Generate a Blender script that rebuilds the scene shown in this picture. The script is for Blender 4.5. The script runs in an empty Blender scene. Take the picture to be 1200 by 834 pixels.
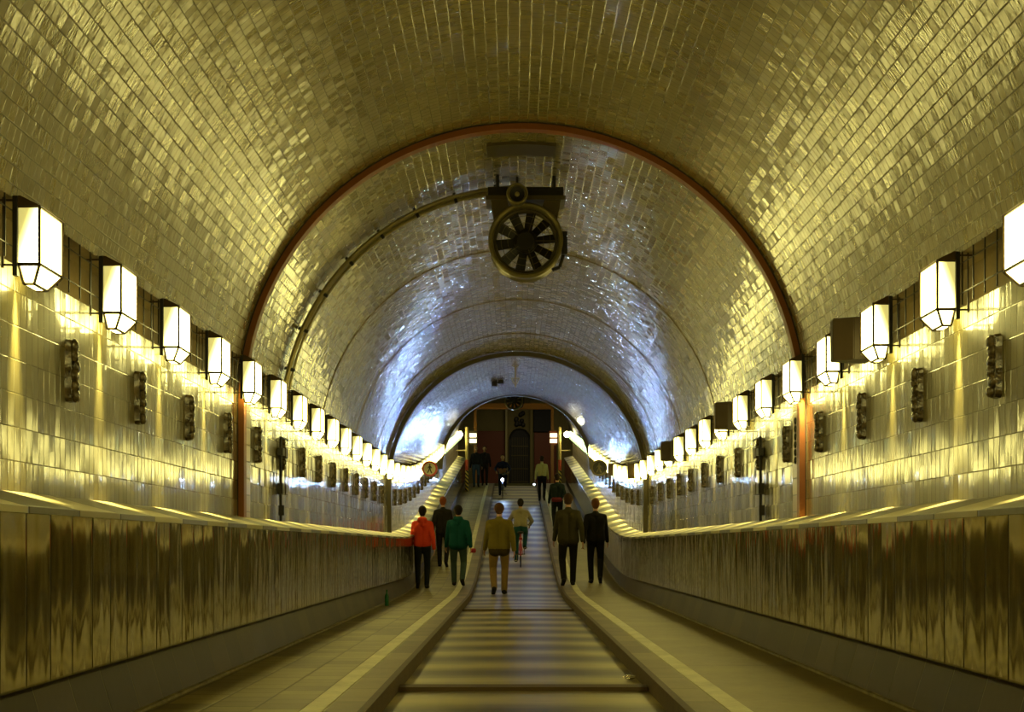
import bpy, bmesh, math, random
from math import sin, cos, pi, sqrt, asin, radians
from mathutils import Vector, Matrix
random.seed(7)
S = bpy.context.scene
COL = S.collection

# ------------------------------------------------------------------ camera, world, exposure
CAMX, CAMZ, F = -0.075, 1.11, 1800.0          # metres, metres, focal length in pixels of a 1200 px wide frame
cam = bpy.data.objects.new('camera', bpy.data.cameras.new('camera'))
COL.objects.link(cam)
cam.location = (CAMX, 0, CAMZ)
cam.rotation_euler = (radians(90), 0, 0)
cam.data.sensor_fit = 'HORIZONTAL'
cam.data.sensor_width = 36
cam.data.lens = 36 * F / 1200
cam.data.shift_x = -2 / 1200
cam.data.shift_y = 223 / 1200
cam.data.clip_start = 0.05
cam.data.clip_end = 300
S.camera = cam
S.view_settings.view_transform = 'Standard'
S.view_settings.look = 'None'
S.view_settings.gamma = 1
S.view_settings.use_curve_mapping = False
S.view_settings.exposure = 0.0
w = bpy.data.worlds.new('world'); S.world = w; w.use_nodes = True
w.node_tree.nodes['Background'].inputs[0].default_value = (1, .8, .35, 1)
w.node_tree.nodes['Background'].inputs[1].default_value = 0.02
LAMP_STRENGTH = 19.0
LAMP_COLOR = (1.0, .87, .25)
HEAD_WATT = 75.0
ADDED_LAMP_WATT = 90.0

def area_light(name, loc, size, watt, color, rot=(0, 0, 0)):
    l = bpy.data.lights.new(name, 'AREA'); l.shape = 'RECTANGLE'; l.size, l.size_y = size
    l.energy = watt; l.color = color
    o = bpy.data.objects.new(name, l); COL.objects.link(o); o.location = loc; o.rotation_euler = rot
    return o
area_light('hall_fill_light', (0.8, 77, 9.2), (3, 3), 60, (1.0, .85, .5))  # unseen warm light added under the ceiling to brighten the hall

# ------------------------------------------------------------------ profile of the tunnel
Y0, YV, YE = -5.0, 53.0, 71.0
def rf(y):                                     # rise of the floor
    y = min(y, YE)
    if y < 30: return 0.0
    if y < 41: return .005 * (y - 30) ** 2
    return .605 + .11 * (y - 41)
def rw(y): return .93 * rf(y)                  # rise of what hangs on the walls
def rv(y):
    y = min(y, YE)
    if y < 32: return 0.0
    if y < 53: return .0031 * (y - 32) ** 2
    return 1.367 + .13 * (y - 53)
def RV(y): return 2.65 if y < 53 else 2.65 - .15 * (y - 53) / 18
def slope(fn, y): return math.atan((fn(y + .2) - fn(y - .2)) / .4)
def PX(x, y, d): return Vector((CAMX + (x - 602) / F * d, d, CAMZ + (640 - y) / F * d))
PATH = 0.12

# ------------------------------------------------------------------ materials
def mat(name, base=(.5, .5, .5), rough=.6, metal=0.0, spec=.5, emit=None, strength=0):
    m = bpy.data.materials.new(name); m.use_nodes = True
    b = m.node_tree.nodes['Principled BSDF']
    b.inputs['Base Color'].default_value = (*base, 1)
    b.inputs['Roughness'].default_value = rough
    b.inputs['Metallic'].default_value = metal
    b.inputs['Specular IOR Level'].default_value = spec
    if emit:
        b.inputs['Emission Color'].default_value = (*emit, 1)
        b.inputs['Emission Strength'].default_value = strength
    return m

class G:                                       # small helper to wire node graphs
    def __init__(s, m): s.m = m; s.t = m.node_tree; s.b = s.t.nodes['Principled BSDF']
    def n(s, typ, **kw):
        nd = s.t.nodes.new(typ)
        for k, v in kw.items(): setattr(nd, k, v)
        return nd
    def put(s, sock, v):
        if hasattr(v, 'links') or isinstance(v, bpy.types.NodeSocket): s.t.links.new(v, sock)
        else: sock.default_value = v
    def math(s, op, a, b=0.0, c=None):
        nd = s.n('ShaderNodeMath', operation=op); s.put(nd.inputs[0], a); s.put(nd.inputs[1], b)
        if c is not None: s.put(nd.inputs[2], c)
        return nd.outputs[0]
    def vmath(s, op, a, b=(0, 0, 0), scale=None):
        nd = s.n('ShaderNodeVectorMath', operation=op); s.put(nd.inputs[0], a)
        if scale is not None: s.put(nd.inputs['Scale'], scale)
        else: s.put(nd.inputs[1], b)
        return nd.outputs[0]
    def uv(s):
        o = s.n('ShaderNodeTexCoord').outputs['UV']; sp = s.n('ShaderNodeSeparateXYZ'); s.t.links.new(o, sp.inputs[0])
        return o, sp.outputs[0], sp.outputs[1]
    def obj(s): return s.n('ShaderNodeTexCoord').outputs['Object']
    def comb(s, x, y, z=0.0):
        nd = s.n('ShaderNodeCombineXYZ'); s.put(nd.inputs[0], x); s.put(nd.inputs[1], y); s.put(nd.inputs[2], z); return nd.outputs[0]
    def noise(s, vec, scale, detail=2.0, rough=.5):
        nd = s.n('ShaderNodeTexNoise'); s.put(nd.inputs['Vector'], vec)
        nd.inputs['Scale'].default_value = scale; nd.inputs['Detail'].default_value = detail; nd.inputs['Roughness'].default_value = rough
        return nd.outputs[0]
    def white(s, vec):
        nd = s.n('ShaderNodeTexWhiteNoise', noise_dimensions='3D'); s.put(nd.inputs[0], vec); return nd.outputs['Value'], nd.outputs['Color']
    def mix(s, f, a, b):
        nd = s.n('ShaderNodeMix', data_type='RGBA'); s.put(nd.inputs[0], f); s.put(nd.inputs[6], a); s.put(nd.inputs[7], b); return nd.outputs[2]
    def ramp(s, f, stops):
        nd = s.n('ShaderNodeValToRGB'); s.put(nd.inputs[0], f); e = nd.color_ramp.elements
        while len(e) < len(stops): e.new(.5)
        for k, (p, c) in enumerate(stops): e[k].position = p; e[k].color = (*c, 1)
        return nd.outputs[0]
    def bump(s, h, strength, dist, normal=None):
        nd = s.n('ShaderNodeBump'); s.put(nd.inputs['Height'], h)
        nd.inputs['Strength'].default_value = strength; nd.inputs['Distance'].default_value = dist
        if normal is not None: s.t.links.new(normal, nd.inputs['Normal'])
        return nd.outputs[0]
    def tiles(s, u, v, L, H, stagger=.5, joint=.006):
        """returns tile id vector, joint mask (1 in the joint)"""
        row = s.math('FLOOR', s.math('DIVIDE', v, H))
        off = s.math('MULTIPLY', s.math('MODULO', s.math('ABSOLUTE', row), 2.0), stagger)
        uu = s.math('ADD', s.math('DIVIDE', u, L), off)
        col = s.math('FLOOR', uu)
        fu = s.math('MULTIPLY', s.math('SUBTRACT', uu, col), L)
        fv = s.math('MULTIPLY', s.math('SUBTRACT', s.math('DIVIDE', v, H), row), H)
        eu = s.math('MINIMUM', fu, s.math('SUBTRACT', L, fu))
        ev = s.math('MINIMUM', fv, s.math('SUBTRACT', H, fv))
        e = s.math('MINIMUM', eu, ev)
        sm = s.n('ShaderNodeMapRange'); s.put(sm.inputs[0], e)
        sm.inputs[1].default_value = 0; sm.inputs[2].default_value = joint; sm.inputs[3].default_value = 1; sm.inputs[4].default_value = 0
        return s.comb(col, row, 0.0), sm.outputs[0]

def glazed(name, L, H, c1, c2, joint_c, rough, tilt, ripple, rip_u, rip_v, stagger=.5, spec=.9, joint=.006, coat=0.0, aniso=None, stretch=0.0):
    m = mat(name, c1, rough, 0, spec); g = G(m)
    if stretch:
        g.b.inputs['Anisotropic'].default_value = stretch; g.b.inputs['Anisotropic Rotation'].default_value = .25
        tn = g.n('ShaderNodeTangent', direction_type='UV_MAP', uv_map='UVMap'); g.put(g.b.inputs['Tangent'], tn.outputs[0])
    uvv, u, v = g.uv()
    idv, jm = g.tiles(u, v, L, H, stagger, joint)
    val, colr = g.white(idv)
    geo = g.n('ShaderNodeNewGeometry').outputs['Normal']
    if aniso:                                   # tilt more about one axis than the other
        dv = g.vmath('MULTIPLY', g.vmath('SUBTRACT', colr, (.5, .5, .5)), aniso)
    else: dv = g.vmath('SUBTRACT', colr, (.5, .5, .5))
    nrm = g.vmath('NORMALIZE', g.vmath('ADD', geo, g.vmath('SCALE', dv, scale=tilt)))
    vec = g.comb(g.math('MULTIPLY', u, rip_u), g.math('MULTIPLY', v, rip_v), g.math('MULTIPLY', val, 7.0))
    rn = g.noise(vec, 1.0, 2.0)
    h = g.math('SUBTRACT', g.math('MULTIPLY', rn, ripple), g.math('MULTIPLY', jm, .0015))
    g.put(g.b.inputs['Normal'], g.bump(h, 1.0, 1.0, nrm))
    big = g.noise(uvv, .9, 3.0)
    if coat:
        g.b.inputs['Coat Weight'].default_value = coat; g.b.inputs['Coat Roughness'].default_value = .08; g.b.inputs['Coat IOR'].default_value = 1.6
        g.put(g.b.inputs['Coat Normal'], g.b.inputs['Normal'].links[0].from_socket)
        soft = g.vmath('NORMALIZE', g.vmath('ADD', geo, g.vmath('SCALE', dv, scale=tilt * .35)))
        g.put(g.b.inputs['Normal'], g.bump(g.math('MULTIPLY', jm, -.0012), 1.0, 1.0, soft))
    f = g.math('ADD', g.math('MULTIPLY', val, .6), g.math('MULTIPLY', big, .5))
    c = g.mix(f, (*c1, 1), (*c2, 1))
    g.put(g.b.inputs['Base Color'], g.mix(g.math('MULTIPLY', jm, .75), c, (*joint_c, 1)))
    g.put(g.b.inputs['Roughness'], g.math('ADD', g.math('MULTIPLY', jm, .3), g.math('ADD', rough - .08, g.math('ADD', g.math('MULTIPLY', val, .08), g.math('MULTIPLY', big, .16)))))
    return m

M = {}
M['vault'] = glazed('glazed_vault_tile', .09, .088, (.29, .235, .055), (.19, .145, .03), (.06, .04, .01), .24, .055, .0027, 50, 8, joint=.005, stretch=.7, coat=1.0)
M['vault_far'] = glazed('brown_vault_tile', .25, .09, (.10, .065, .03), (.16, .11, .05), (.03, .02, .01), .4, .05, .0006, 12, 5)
M['wall'] = glazed('glazed_wall_tile', .10, .175, (.22, .185, .06), (.15, .12, .035), (.07, .055, .018), .34, .10, .0022, 44, 1.3, stagger=0.0, joint=.004, stretch=.9, coat=1.0, aniso=(1, 1, .12))
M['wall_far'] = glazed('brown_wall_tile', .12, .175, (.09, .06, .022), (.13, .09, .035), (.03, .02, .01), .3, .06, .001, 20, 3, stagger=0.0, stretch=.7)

# mirror-like warped steel panels of the parapet
def steel_panels():
    m = mat('warped_steel_panels', (.42, .34, .13), .10, .88); g = G(m)
    uvv, u, v = g.uv()
    idv, jm = g.tiles(u, v, .36, 10.0, 0.0, .012)
    val, colr = g.white(idv)
    geo = g.n('ShaderNodeNewGeometry').outputs['Normal']
    nrm = g.vmath('NORMALIZE', g.vmath('ADD', geo, g.vmath('SCALE', g.vmath('SUBTRACT', colr, (.5, .5, .5)), scale=.05)))
    vec = g.comb(g.math('MULTIPLY', u, 6.0), g.math('MULTIPLY', v, 1.6), g.math('MULTIPLY', val, 9.0))
    h = g.math('MULTIPLY', g.noise(vec, 1.0, 1.0), .013)
    fine = g.noise(g.comb(g.math('MULTIPLY', u, 60.0), g.math('MULTIPLY', v, 4.0)), 1.0, 2.0)
    h = g.math('SUBTRACT', g.math('ADD', h, g.math('MULTIPLY', fine, .0002)), g.math('MULTIPLY', jm, .003))
    g.put(g.b.inputs['Normal'], g.bump(h, 1.0, 1.0, nrm))
    g.put(g.b.inputs['Base Color'], g.mix(jm, (.42, .35, .15, 1), (.05, .035, .012, 1)))
    return m
M['steel'] = steel_panels()

def ledge_mat():
    m = mat('ledge_sheet_metal', (.3, .25, .1), .42, .3); g = G(m)
    uvv, u, v = g.uv()
    idv, jm = g.tiles(u, v, .805, 5.0, 0.0, .02)
    val, colr = g.white(idv)
    par = g.math('GREATER_THAN', g.math('FRACT', g.math('DIVIDE', u, 1.61)), .5)  # bright and dark stretches painted for the lanterns' pools of light on the ledge
    geo = g.n('ShaderNodeNewGeometry').outputs['Normal']
    nrm = g.vmath('NORMALIZE', g.vmath('ADD', geo, g.vmath('SCALE', g.vmath('SUBTRACT', colr, (.5, .5, .5)), scale=.10)))
    g.put(g.b.inputs['Normal'], g.bump(g.math('SUBTRACT', g.math('MULTIPLY', g.noise(g.comb(g.math('MULTIPLY', u, 3.0), v), 1.0), .006), g.math('MULTIPLY', jm, .004)), 1.0, 1.0, nrm))
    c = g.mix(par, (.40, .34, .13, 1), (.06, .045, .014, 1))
    c = g.mix(g.math('MULTIPLY', val, .3), c, (.2, .16, .06, 1))
    g.put(g.b.inputs['Base Color'], g.mix(jm, c, (.03, .02, .006, 1)))
    return m
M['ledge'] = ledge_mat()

def worn(name, c1, c2, scale, rough=.6, bump=.002, L=None, H=None, joint_c=(.05, .04, .015), spec=.4, stagger=.5, joint=.008, jd=.003, tile_var=.35):
    m = mat(name, c1, rough, 0, spec); g = G(m)
    uvv, u, v = g.uv()
    n1 = g.noise(uvv, scale, 5.0, .6); n2 = g.noise(uvv, scale * 9, 3.0, .6)
    h = g.math('MULTIPLY', n2, bump)
    f = g.math('ADD', g.math('MULTIPLY', n1, .7), g.math('MULTIPLY', n2, .3))
    if L:
        idv, jm = g.tiles(u, v, L, H, stagger, joint); val, _ = g.white(idv)
        f = g.math('ADD', g.math('MULTIPLY', f, 1 - tile_var), g.math('MULTIPLY', val, tile_var))
        h = g.math('SUBTRACT', h, g.math('MULTIPLY', jm, jd))
    c = g.ramp(f, [(.3, c1), (.7, c2)])
    if L: c = g.mix(g.math('MULTIPLY', jm, .8), c, (*joint_c, 1))
    g.put(g.b.inputs['Base Color'], c)
    g.put(g.b.inputs['Normal'], g.bump(h, 1.0, 1.0))
    return m

def road_mat():
    m = mat('worn_road_light_bands', (.3, .25, .1), .42, 0, .5); g = G(m)
    uvv, u, v = g.uv()
    # bands of lantern light painted across the colour, about one and a half metres apart, slightly uneven
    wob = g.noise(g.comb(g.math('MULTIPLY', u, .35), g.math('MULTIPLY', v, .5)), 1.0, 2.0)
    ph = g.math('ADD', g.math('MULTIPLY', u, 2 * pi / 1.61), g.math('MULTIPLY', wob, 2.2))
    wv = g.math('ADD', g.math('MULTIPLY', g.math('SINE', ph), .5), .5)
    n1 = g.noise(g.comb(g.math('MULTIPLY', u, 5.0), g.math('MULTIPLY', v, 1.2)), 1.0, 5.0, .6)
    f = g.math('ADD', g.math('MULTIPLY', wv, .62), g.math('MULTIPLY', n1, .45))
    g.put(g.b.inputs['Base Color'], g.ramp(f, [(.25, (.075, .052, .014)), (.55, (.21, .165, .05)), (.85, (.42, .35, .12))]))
    h = g.math('ADD', g.math('MULTIPLY', wv, .006), g.math('MULTIPLY', n1, .003))
    g.put(g.b.inputs['Normal'], g.bump(h, 1.0, 1.0))
    return m
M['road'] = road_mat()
M['path_left'] = worn('paved_path', (.16, .125, .038), (.32, .255, .08), 1.5, .5, .001, .30, .30, joint=.012)
M['path_right'] = worn('slab_path', (.16, .12, .035), (.31, .245, .075), 1.2, .5, .001, 7.6, 6.0, stagger=0, joint=.03, tile_var=.1)
M['kerb'] = worn('kerb_stone', (.12, .08, .022), (.24, .175, .055), 2.2, .5, .001, .9, 5.0, stagger=0, joint=.01)
M['kerb_face'] = worn('rusty_kerb_edge', (.05, .028, .008), (.12, .07, .02), 5, .6, .002)
M['paint'] = worn('worn_white_paint', (.45, .41, .22), (.8, .74, .45), 2.6, .5, .0005)
M['skirt'] = worn('brown_glazed_skirting', (.045, .024, .004), (.075, .042, .009), 1.6, .5, .0005, .6, 5.0, stagger=0, joint=.006, spec=.15, joint_c=(.22, .18, .07))
M['skirt_edge'] = worn('skirting_edge_steel', (.05, .035, .01), (.40, .33, .14), 7, .5, .002)
M['recess'] = worn('brown_recess_plaster', (.14, .095, .03), (.22, .16, .06), 3, .6, .001)
M['rib'] = worn('red_brown_rib_paint', (.20, .06, .010), (.30, .10, .016), 3, .45, .0004)
M['rib_shadow'] = mat('painted_rib_shadow', (.02, .01, .004), .6)
M['rib_dark'] = worn('dark_olive_rib', (.05, .04, .012), (.11, .085, .03), 3, .4, .0004)
M['tan'] = worn('tan_pilaster_tile', (.42, .3, .12), (.52, .38, .16), 4, .3, .0003, 5.0, .16, stagger=0, joint=.008, spec=.7)
M['black'] = mat('black_iron', (.012, .009, .004), .45, .2)
M['iron'] = mat('dark_bronze_iron', (.05, .03, .012), .45, .5)
M['speaker'] = worn('brown_box_paint', (.035, .020, .005), (.06, .036, .01), 4, .5, .0005)
M['grey'] = mat('olive_grey_metal', (.17, .14, .045), .35, .4)
M['greydark'] = mat('dark_olive_metal', (.09, .07, .025), .45, .4)
M['conduit'] = mat('steel_conduit', (.3, .25, .11), .3, .8)
M['glass'] = mat('lit_opal_glass', (.9, .85, .6), .3, emit=LAMP_COLOR, strength=LAMP_STRENGTH)
def lantern_glass():
    m = M['glass']; g = G(m); sp = g.n('ShaderNodeSeparateXYZ'); g.put(sp.inputs[0], g.obj())
    # the lamp inside sits low and towards the front, the upper rear of the opal glass glows less
    f = g.math('ADD', g.math('MULTIPLY', g.math('SUBTRACT', -.06, sp.outputs[0]), 7.0), g.math('MULTIPLY', g.math('SUBTRACT', .29, sp.outputs[2]), 2.5))
    f = g.math('MINIMUM', g.math('MAXIMUM', g.math('SUBTRACT', f, .06), .42), 1.0)
    g.put(g.b.inputs['Emission Strength'], g.math('MULTIPLY', g.math('POWER', f, 4.0), LAMP_STRENGTH))
lantern_glass()
M['glass_far'] = mat('lit_greenish_glass', (.8, .9, .6), .3, emit=(.75, 1.0, .42), strength=5)
M['cap'] = mat('lantern_cap_metal', (.10, .06, .02), .5, .4)
def plaque_mat():
    m = mat('dark_glazed_relief', (.05, .03, .01), .25, 0, .8); g = G(m)
    n = g.noise(g.obj(), 22, 3, .6)
    g.put(g.b.inputs['Base Color'], g.ramp(n, [(.35, (.03, .018, .006)), (.7, (.16, .11, .04))]))
    g.put(g.b.inputs['Normal'], g.bump(n, .8, .012))
    return m
M['plaque'] = plaque_mat()
M['red'] = mat('sign_red', (.5, .03, .02), .4)
M['cream'] = mat('sign_cream', (.55, .48, .28), .4)
M['orange_beam'] = worn('orange_painted_steel', (.38, .13, .02), (.5, .19, .03), 4, .4, .0003)
M['hall_olive'] = worn('olive_hall_plaster', (.16, .13, .04), (.22, .18, .06), 1, .7, .0005)
M['hall_red'] = worn('red_brown_hall_panel', (.13, .03, .012), (.2, .05, .018), 2, .5, .0005)
M['hall_dark'] = mat('dark_hall_recess', (.012, .011, .012), .7)
M['hall_col'] = mat('pale_olive_column', (.38, .33, .14), .5)
M['hall_gate'] = mat('dark_gate_iron', (.02, .018, .012), .5, .3)
M['hall_floor'] = worn('hall_floor_stone', (.12, .09, .04), (.18, .14, .06), 1, .5, .0005)
M['lead'] = mat('cool_headlamp_glass', (.8, .9, 1), .1, emit=(.45, .65, 1), strength=260)
M['boardlit'] = mat('lit_sign_board', (.8, .8, .6), .5, emit=(1, .9, .55), strength=2.0)
M['bulb'] = mat('globe_lamp_glass', (1, 1, .8), .3, emit=(1, .9, .5), strength=40)
M['tyre'] = mat('tyre_rubber', (.012, .012, .012), .8)
M['chrome'] = mat('bicycle_chrome', (.5, .48, .4), .25, 1)
M['frame_red'] = mat('red_bicycle_paint', (.35, .03, .02), .35)
M['frame_blue'] = mat('blue_bicycle_paint', (.02, .04, .15), .35)
M['bottle'] = mat('green_bottle_glass', (.01, .16, .05), .15, 0, .8)
M['foil'] = mat('crumpled_foil', (.6, .58, .5), .2, .9)
def stripes_mat(name, a, b):
    m = mat(name, a, .5); g = G(m); ob = g.obj()
    sp = g.n('ShaderNodeSeparateXYZ'); g.put(sp.inputs[0], ob)
    q = g.math('ADD', g.math('MULTIPLY', sp.outputs[2], 6.0), g.math('MULTIPLY', sp.outputs[0], 6.0))
    f = g.math('GREATER_THAN', g.math('FRACT', q), .5)
    g.put(g.b.inputs['Base Color'], g.mix(f, (*a, 1), (*b, 1)))
    return m
M['hazard'] = stripes_mat('yellow_black_stripes', (.02, .015, .01), (.8, .6, .1))
M['hazard_red'] = mat('signal_red_post', (.6, .08, .03), .5)
M['post_yellow'] = mat('yellow_post_paint', (.5, .38, .1), .5)

# ------------------------------------------------------------------ mesh helpers
def link(name, bm, m=None, parent=None, smooth=False, mats=None):
    me = bpy.data.meshes.new(name); bm.to_mesh(me); bm.free()
    for x in (mats or ([m] if m else [])): me.materials.append(x)
    if smooth:
        for p in me.polygons: p.use_smooth = True
    o = bpy.data.objects.new(name, me); COL.objects.link(o)
    if parent: o.parent = parent
    return o
def tag(o, label=None, cat=None, group=None, kind=None):
    if label: o['label'] = label
    if cat: o['category'] = cat
    if group: o['group'] = group
    if kind: o['kind'] = kind
    return o
def empty(name, loc=(0, 0, 0), rot=(0, 0, 0)):
    o = bpy.data.objects.new(name, None); COL.objects.link(o); o.location = loc; o.rotation_euler = rot
    o.empty_display_size = .1
    return o
def copy_tree(o, parent=None):
    c = o.copy(); COL.objects.link(c)
    if parent: c.parent = parent
    for ch in list(o.children): copy_tree(ch, c)
    return c
def box(bm, x0, x1, y0, y1, z0, z1, mi=0):
    v = [bm.verts.new(p) for p in ((x0, y0, z0), (x1, y0, z0), (x1, y1, z0), (x0, y1, z0), (x0, y0, z1), (x1, y0, z1), (x1, y1, z1), (x0, y1, z1))]
    for f in ((0, 3, 2, 1), (4, 5, 6, 7), (0, 1, 5, 4), (1, 2, 6, 5), (2, 3, 7, 6), (3, 0, 4, 7)):
        bm.faces.new([v[i] for i in f]).material_index = mi
    return v
def rod(bm, a, b, r, n=8, r2=None, cap=True, mi=0):
    a, b = Vector(a), Vector(b); r2 = r if r2 is None else r2
    d = (b - a).normalized(); u = d.orthogonal().normalized(); w_ = d.cross(u)
    A = [bm.verts.new(a + (u * cos(2 * pi * k / n) + w_ * sin(2 * pi * k / n)) * r) for k in range(n)]
    B = [bm.verts.new(b + (u * cos(2 * pi * k / n) + w_ * sin(2 * pi * k / n)) * r2) for k in range(n)]
    for k in range(n): bm.faces.new((A[k], A[(k + 1) % n], B[(k + 1) % n], B[k])).material_index = mi
    if cap:
        bm.faces.new(A[::-1]).material_index = mi; bm.faces.new(B).material_index = mi
def path_tube(bm, pts, r, n=8):
    for a, b in zip(pts[:-1], pts[1:]): rod(bm, a, b, r, n)
def lathe_y(bm, prof, n=48, closed=True, c=(0, 0, 0)):
    """revolve (radius, y) profile about the y axis"""
    rings = []
    for r, y in prof:
        rings.append([bm.verts.new((c[0] + r * cos(2 * pi * k / n), c[1] + y, c[2] + r * sin(2 * pi * k / n))) for k in range(n)])
    m = len(rings)
    for i in range(m if closed else m - 1):
        A, B = rings[i], rings[(i + 1) % m]
        for k in range(n): bm.faces.new((A[k], A[(k + 1) % n], B[(k + 1) % n], B[k]))
    return rings
def fix(bm):
    bmesh.ops.recalc_face_normals(bm, faces=bm.faces); return bm
def ball(bm, c, r, seg=16, sc=(1, 1, 1)):
    mtx = Matrix.Translation(Vector(c)) @ Matrix.Diagonal((*sc, 1))
    bmesh.ops.create_uvsphere(bm, u_segments=seg, v_segments=max(6, seg // 2), radius=r, matrix=mtx)

def yrange(a, b, step):
    n = max(1, round((b - a) / step)); return [a + (b - a) * k / n for k in range(n + 1)]
def sweep(name, pts, a, b, fn, m, closed=False, step=.5, parent=None, smooth=False, kind='structure', inward=None):
    """extrude the (x, z) outline along the tunnel, following its rise; uv = (metres along, metres round)"""
    bm = bmesh.new(); uvl = bm.loops.layers.uv.new('UVMap')
    ys = yrange(a, b, step); P = list(pts); n = len(P)
    cum = [0]
    for k in range(n): cum.append(cum[-1] + (Vector(P[(k + 1) % n]) - Vector(P[k])).length)
    rows = [[bm.verts.new((x, y, z + fn(y))) for x, z in P] for y in ys]
    rng = range(n if closed else n - 1)
    for i in range(len(ys) - 1):
        for k in rng:
            k2 = (k + 1) % n
            f = bm.faces.new((rows[i][k], rows[i][k2], rows[i + 1][k2], rows[i + 1][k]))
            for l, uvc in zip(f.loops, ((ys[i], cum[k]), (ys[i], cum[k + 1]), (ys[i + 1], cum[k + 1]), (ys[i + 1], cum[k]))): l[uvl].uv = (uvc[0] + 10, uvc[1])
    if closed:
        bm.faces.new(rows[0][::-1]); bm.faces.new(rows[-1]); fix(bm)
    elif inward is not None:
        for f in list(bm.faces):
            c = f.calc_center_median(); tgt = Vector((inward[0], c.y, inward[1] + fn(c.y)))
            f.normal_update()
            if f.normal.dot(tgt - c) < 0: f.normal_flip()
    o = link(name, bm, m, parent, smooth)
    if kind and not parent: o['kind'] = kind
    return o

# ------------------------------------------------------------------ the shell
C0 = CAMZ + 1.30                                # height of the vault's centre
SPR = CAMZ + 1.755                              # underside of the vault above the lamp recess
WTOP = CAMZ + 1.45
LEDGE_B, LEDGE_F = CAMZ + .285, CAMZ + .18
XW = 2.645
def vault(name, a, b, m, rr=0.0, nseg=72):
    bm = bmesh.new(); uvl = bm.loops.layers.uv.new('UVMap'); ys = yrange(a, b, .4); rows = []
    for y in ys:
        R = RV(y) + rr; zc = C0 + rv(y); t0 = asin((SPR + rw(y) - zc) / R); row = []
        for k in range(nseg + 1):
            t = t0 + (pi - 2 * t0) * k / nseg
            row.append((bm.verts.new((R * cos(t), y, zc + R * sin(t))), (y + 10, 2.65 * t + 1)))
        rows.append(row)
    for i in range(len(ys) - 1):
        for k in range(nseg):
            q = (rows[i][k], rows[i + 1][k], rows[i + 1][k + 1], rows[i][k + 1])
            f = bm.faces.new([v for v, _ in q])
            for l, (_, c) in zip(f.loops, q): l[uvl].uv = c
    for f in bm.faces:
        f.normal_update(); c = f.calc_center_median()
        if f.normal.dot(Vector((0, c.y, C0 + rv(c.y))) - c) < 0: f.normal_flip()
    o = link(name, bm, m, None, True); o['kind'] = 'structure'
    return o
vault('ceiling', Y0, YV, M['vault'])
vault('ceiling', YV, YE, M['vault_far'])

for sgn, side in ((-1, 'left'), (1, 'right')):
    sw = lambda nm, pts, a, b, fn, m, **k: sweep(nm, [(sgn * x, z) for x, z in pts], a, b, fn, m, **k)
    sw('wall_' + side, [(XW, LEDGE_B - .02), (XW, WTOP)], Y0, YV, rw, M['wall'], inward=(0, 2.4))
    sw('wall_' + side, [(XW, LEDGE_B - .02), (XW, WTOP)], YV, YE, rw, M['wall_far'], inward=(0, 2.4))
    sw('trim_1' if sgn < 0 else 'trim_2', [(XW, WTOP), (2.79, WTOP), (2.79, SPR), (2.60, SPR)], Y0, YE, rw, M['recess'], inward=(0, 2.75))
    # sloping ledge, steel parapet below it, brown skirting under the parapet
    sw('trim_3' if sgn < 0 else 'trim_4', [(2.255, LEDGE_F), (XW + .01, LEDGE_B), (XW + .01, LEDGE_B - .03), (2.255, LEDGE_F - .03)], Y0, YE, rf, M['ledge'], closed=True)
    sw('trim_5' if sgn < 0 else 'trim_6', [(2.27, CAMZ - .64), (2.27, LEDGE_F - .028), (2.31, LEDGE_F - .028), (2.31, CAMZ - .64)], Y0, YE, rf, M['steel'], closed=True)
    sw('baseboard_' + side, [(2.31, PATH - .01), (2.31, PATH + .02), (2.42, CAMZ - .60), (2.46, CAMZ - .60), (2.46, PATH - .01)], Y0, YE, rf, M['skirt'], closed=True)
    sw('trim_7' if sgn < 0 else 'trim_8', [(2.29, PATH - .01), (2.29, PATH + .018), (2.312, PATH + .024), (2.312, PATH - .01)], Y0, YE, rf, M['skirt_edge'], closed=True)
    # path, kerb
    sw('floor', [(1.21, PATH - .15), (1.21, PATH), (2.50, PATH), (2.50, PATH - .15)], Y0, YE, rf, M['path_left' if sgn < 0 else 'path_right'], closed=True)
    sw('floor', [(.985, -.05), (.985, PATH), (1.21, PATH), (1.21, -.05)], Y0, YE, rf, M['kerb'], closed=True)
    sw('trim_9' if sgn < 0 else 'trim_10', [(.955, -.05), (.96, PATH + .004), (1.01, PATH + .004), (.99, -.05)], Y0, YE, rf, M['kerb_face'], closed=True)
    sw('trim_11' if sgn < 0 else 'trim_12', [(1.225, PATH - .002), (1.225, PATH + .004), (1.355, PATH + .004), (1.355, PATH - .002)], Y0, YE, rf, M['paint'], closed=True)
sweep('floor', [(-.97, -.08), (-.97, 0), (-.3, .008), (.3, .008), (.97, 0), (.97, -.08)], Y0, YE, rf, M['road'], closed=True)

# raised bars across the roadway
for d, words in ((11.95, 'nearest the camera'), (26.4, 'farther away, before the walkers')):
    bm = bmesh.new()
    pr = [(-.22, 0), (-.2, .03), (-.02, .036), (.22, 0)]
    A = [bm.verts.new((-.95, y, z)) for y, z in pr]; B = [bm.verts.new((.95, y, z)) for y, z in pr]
    for k in range(4): bm.faces.new((A[k], A[(k + 1) % 4], B[(k + 1) % 4], B[k]))
    bm.faces.new(A); bm.faces.new(B[::-1]); fix(bm)
    o = link('road_bar', bm, M['kerb_face']); o.location = (0, d, .004)
    tag(o, 'dark raised bar across the roadway, ' + words, 'road bar')

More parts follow.
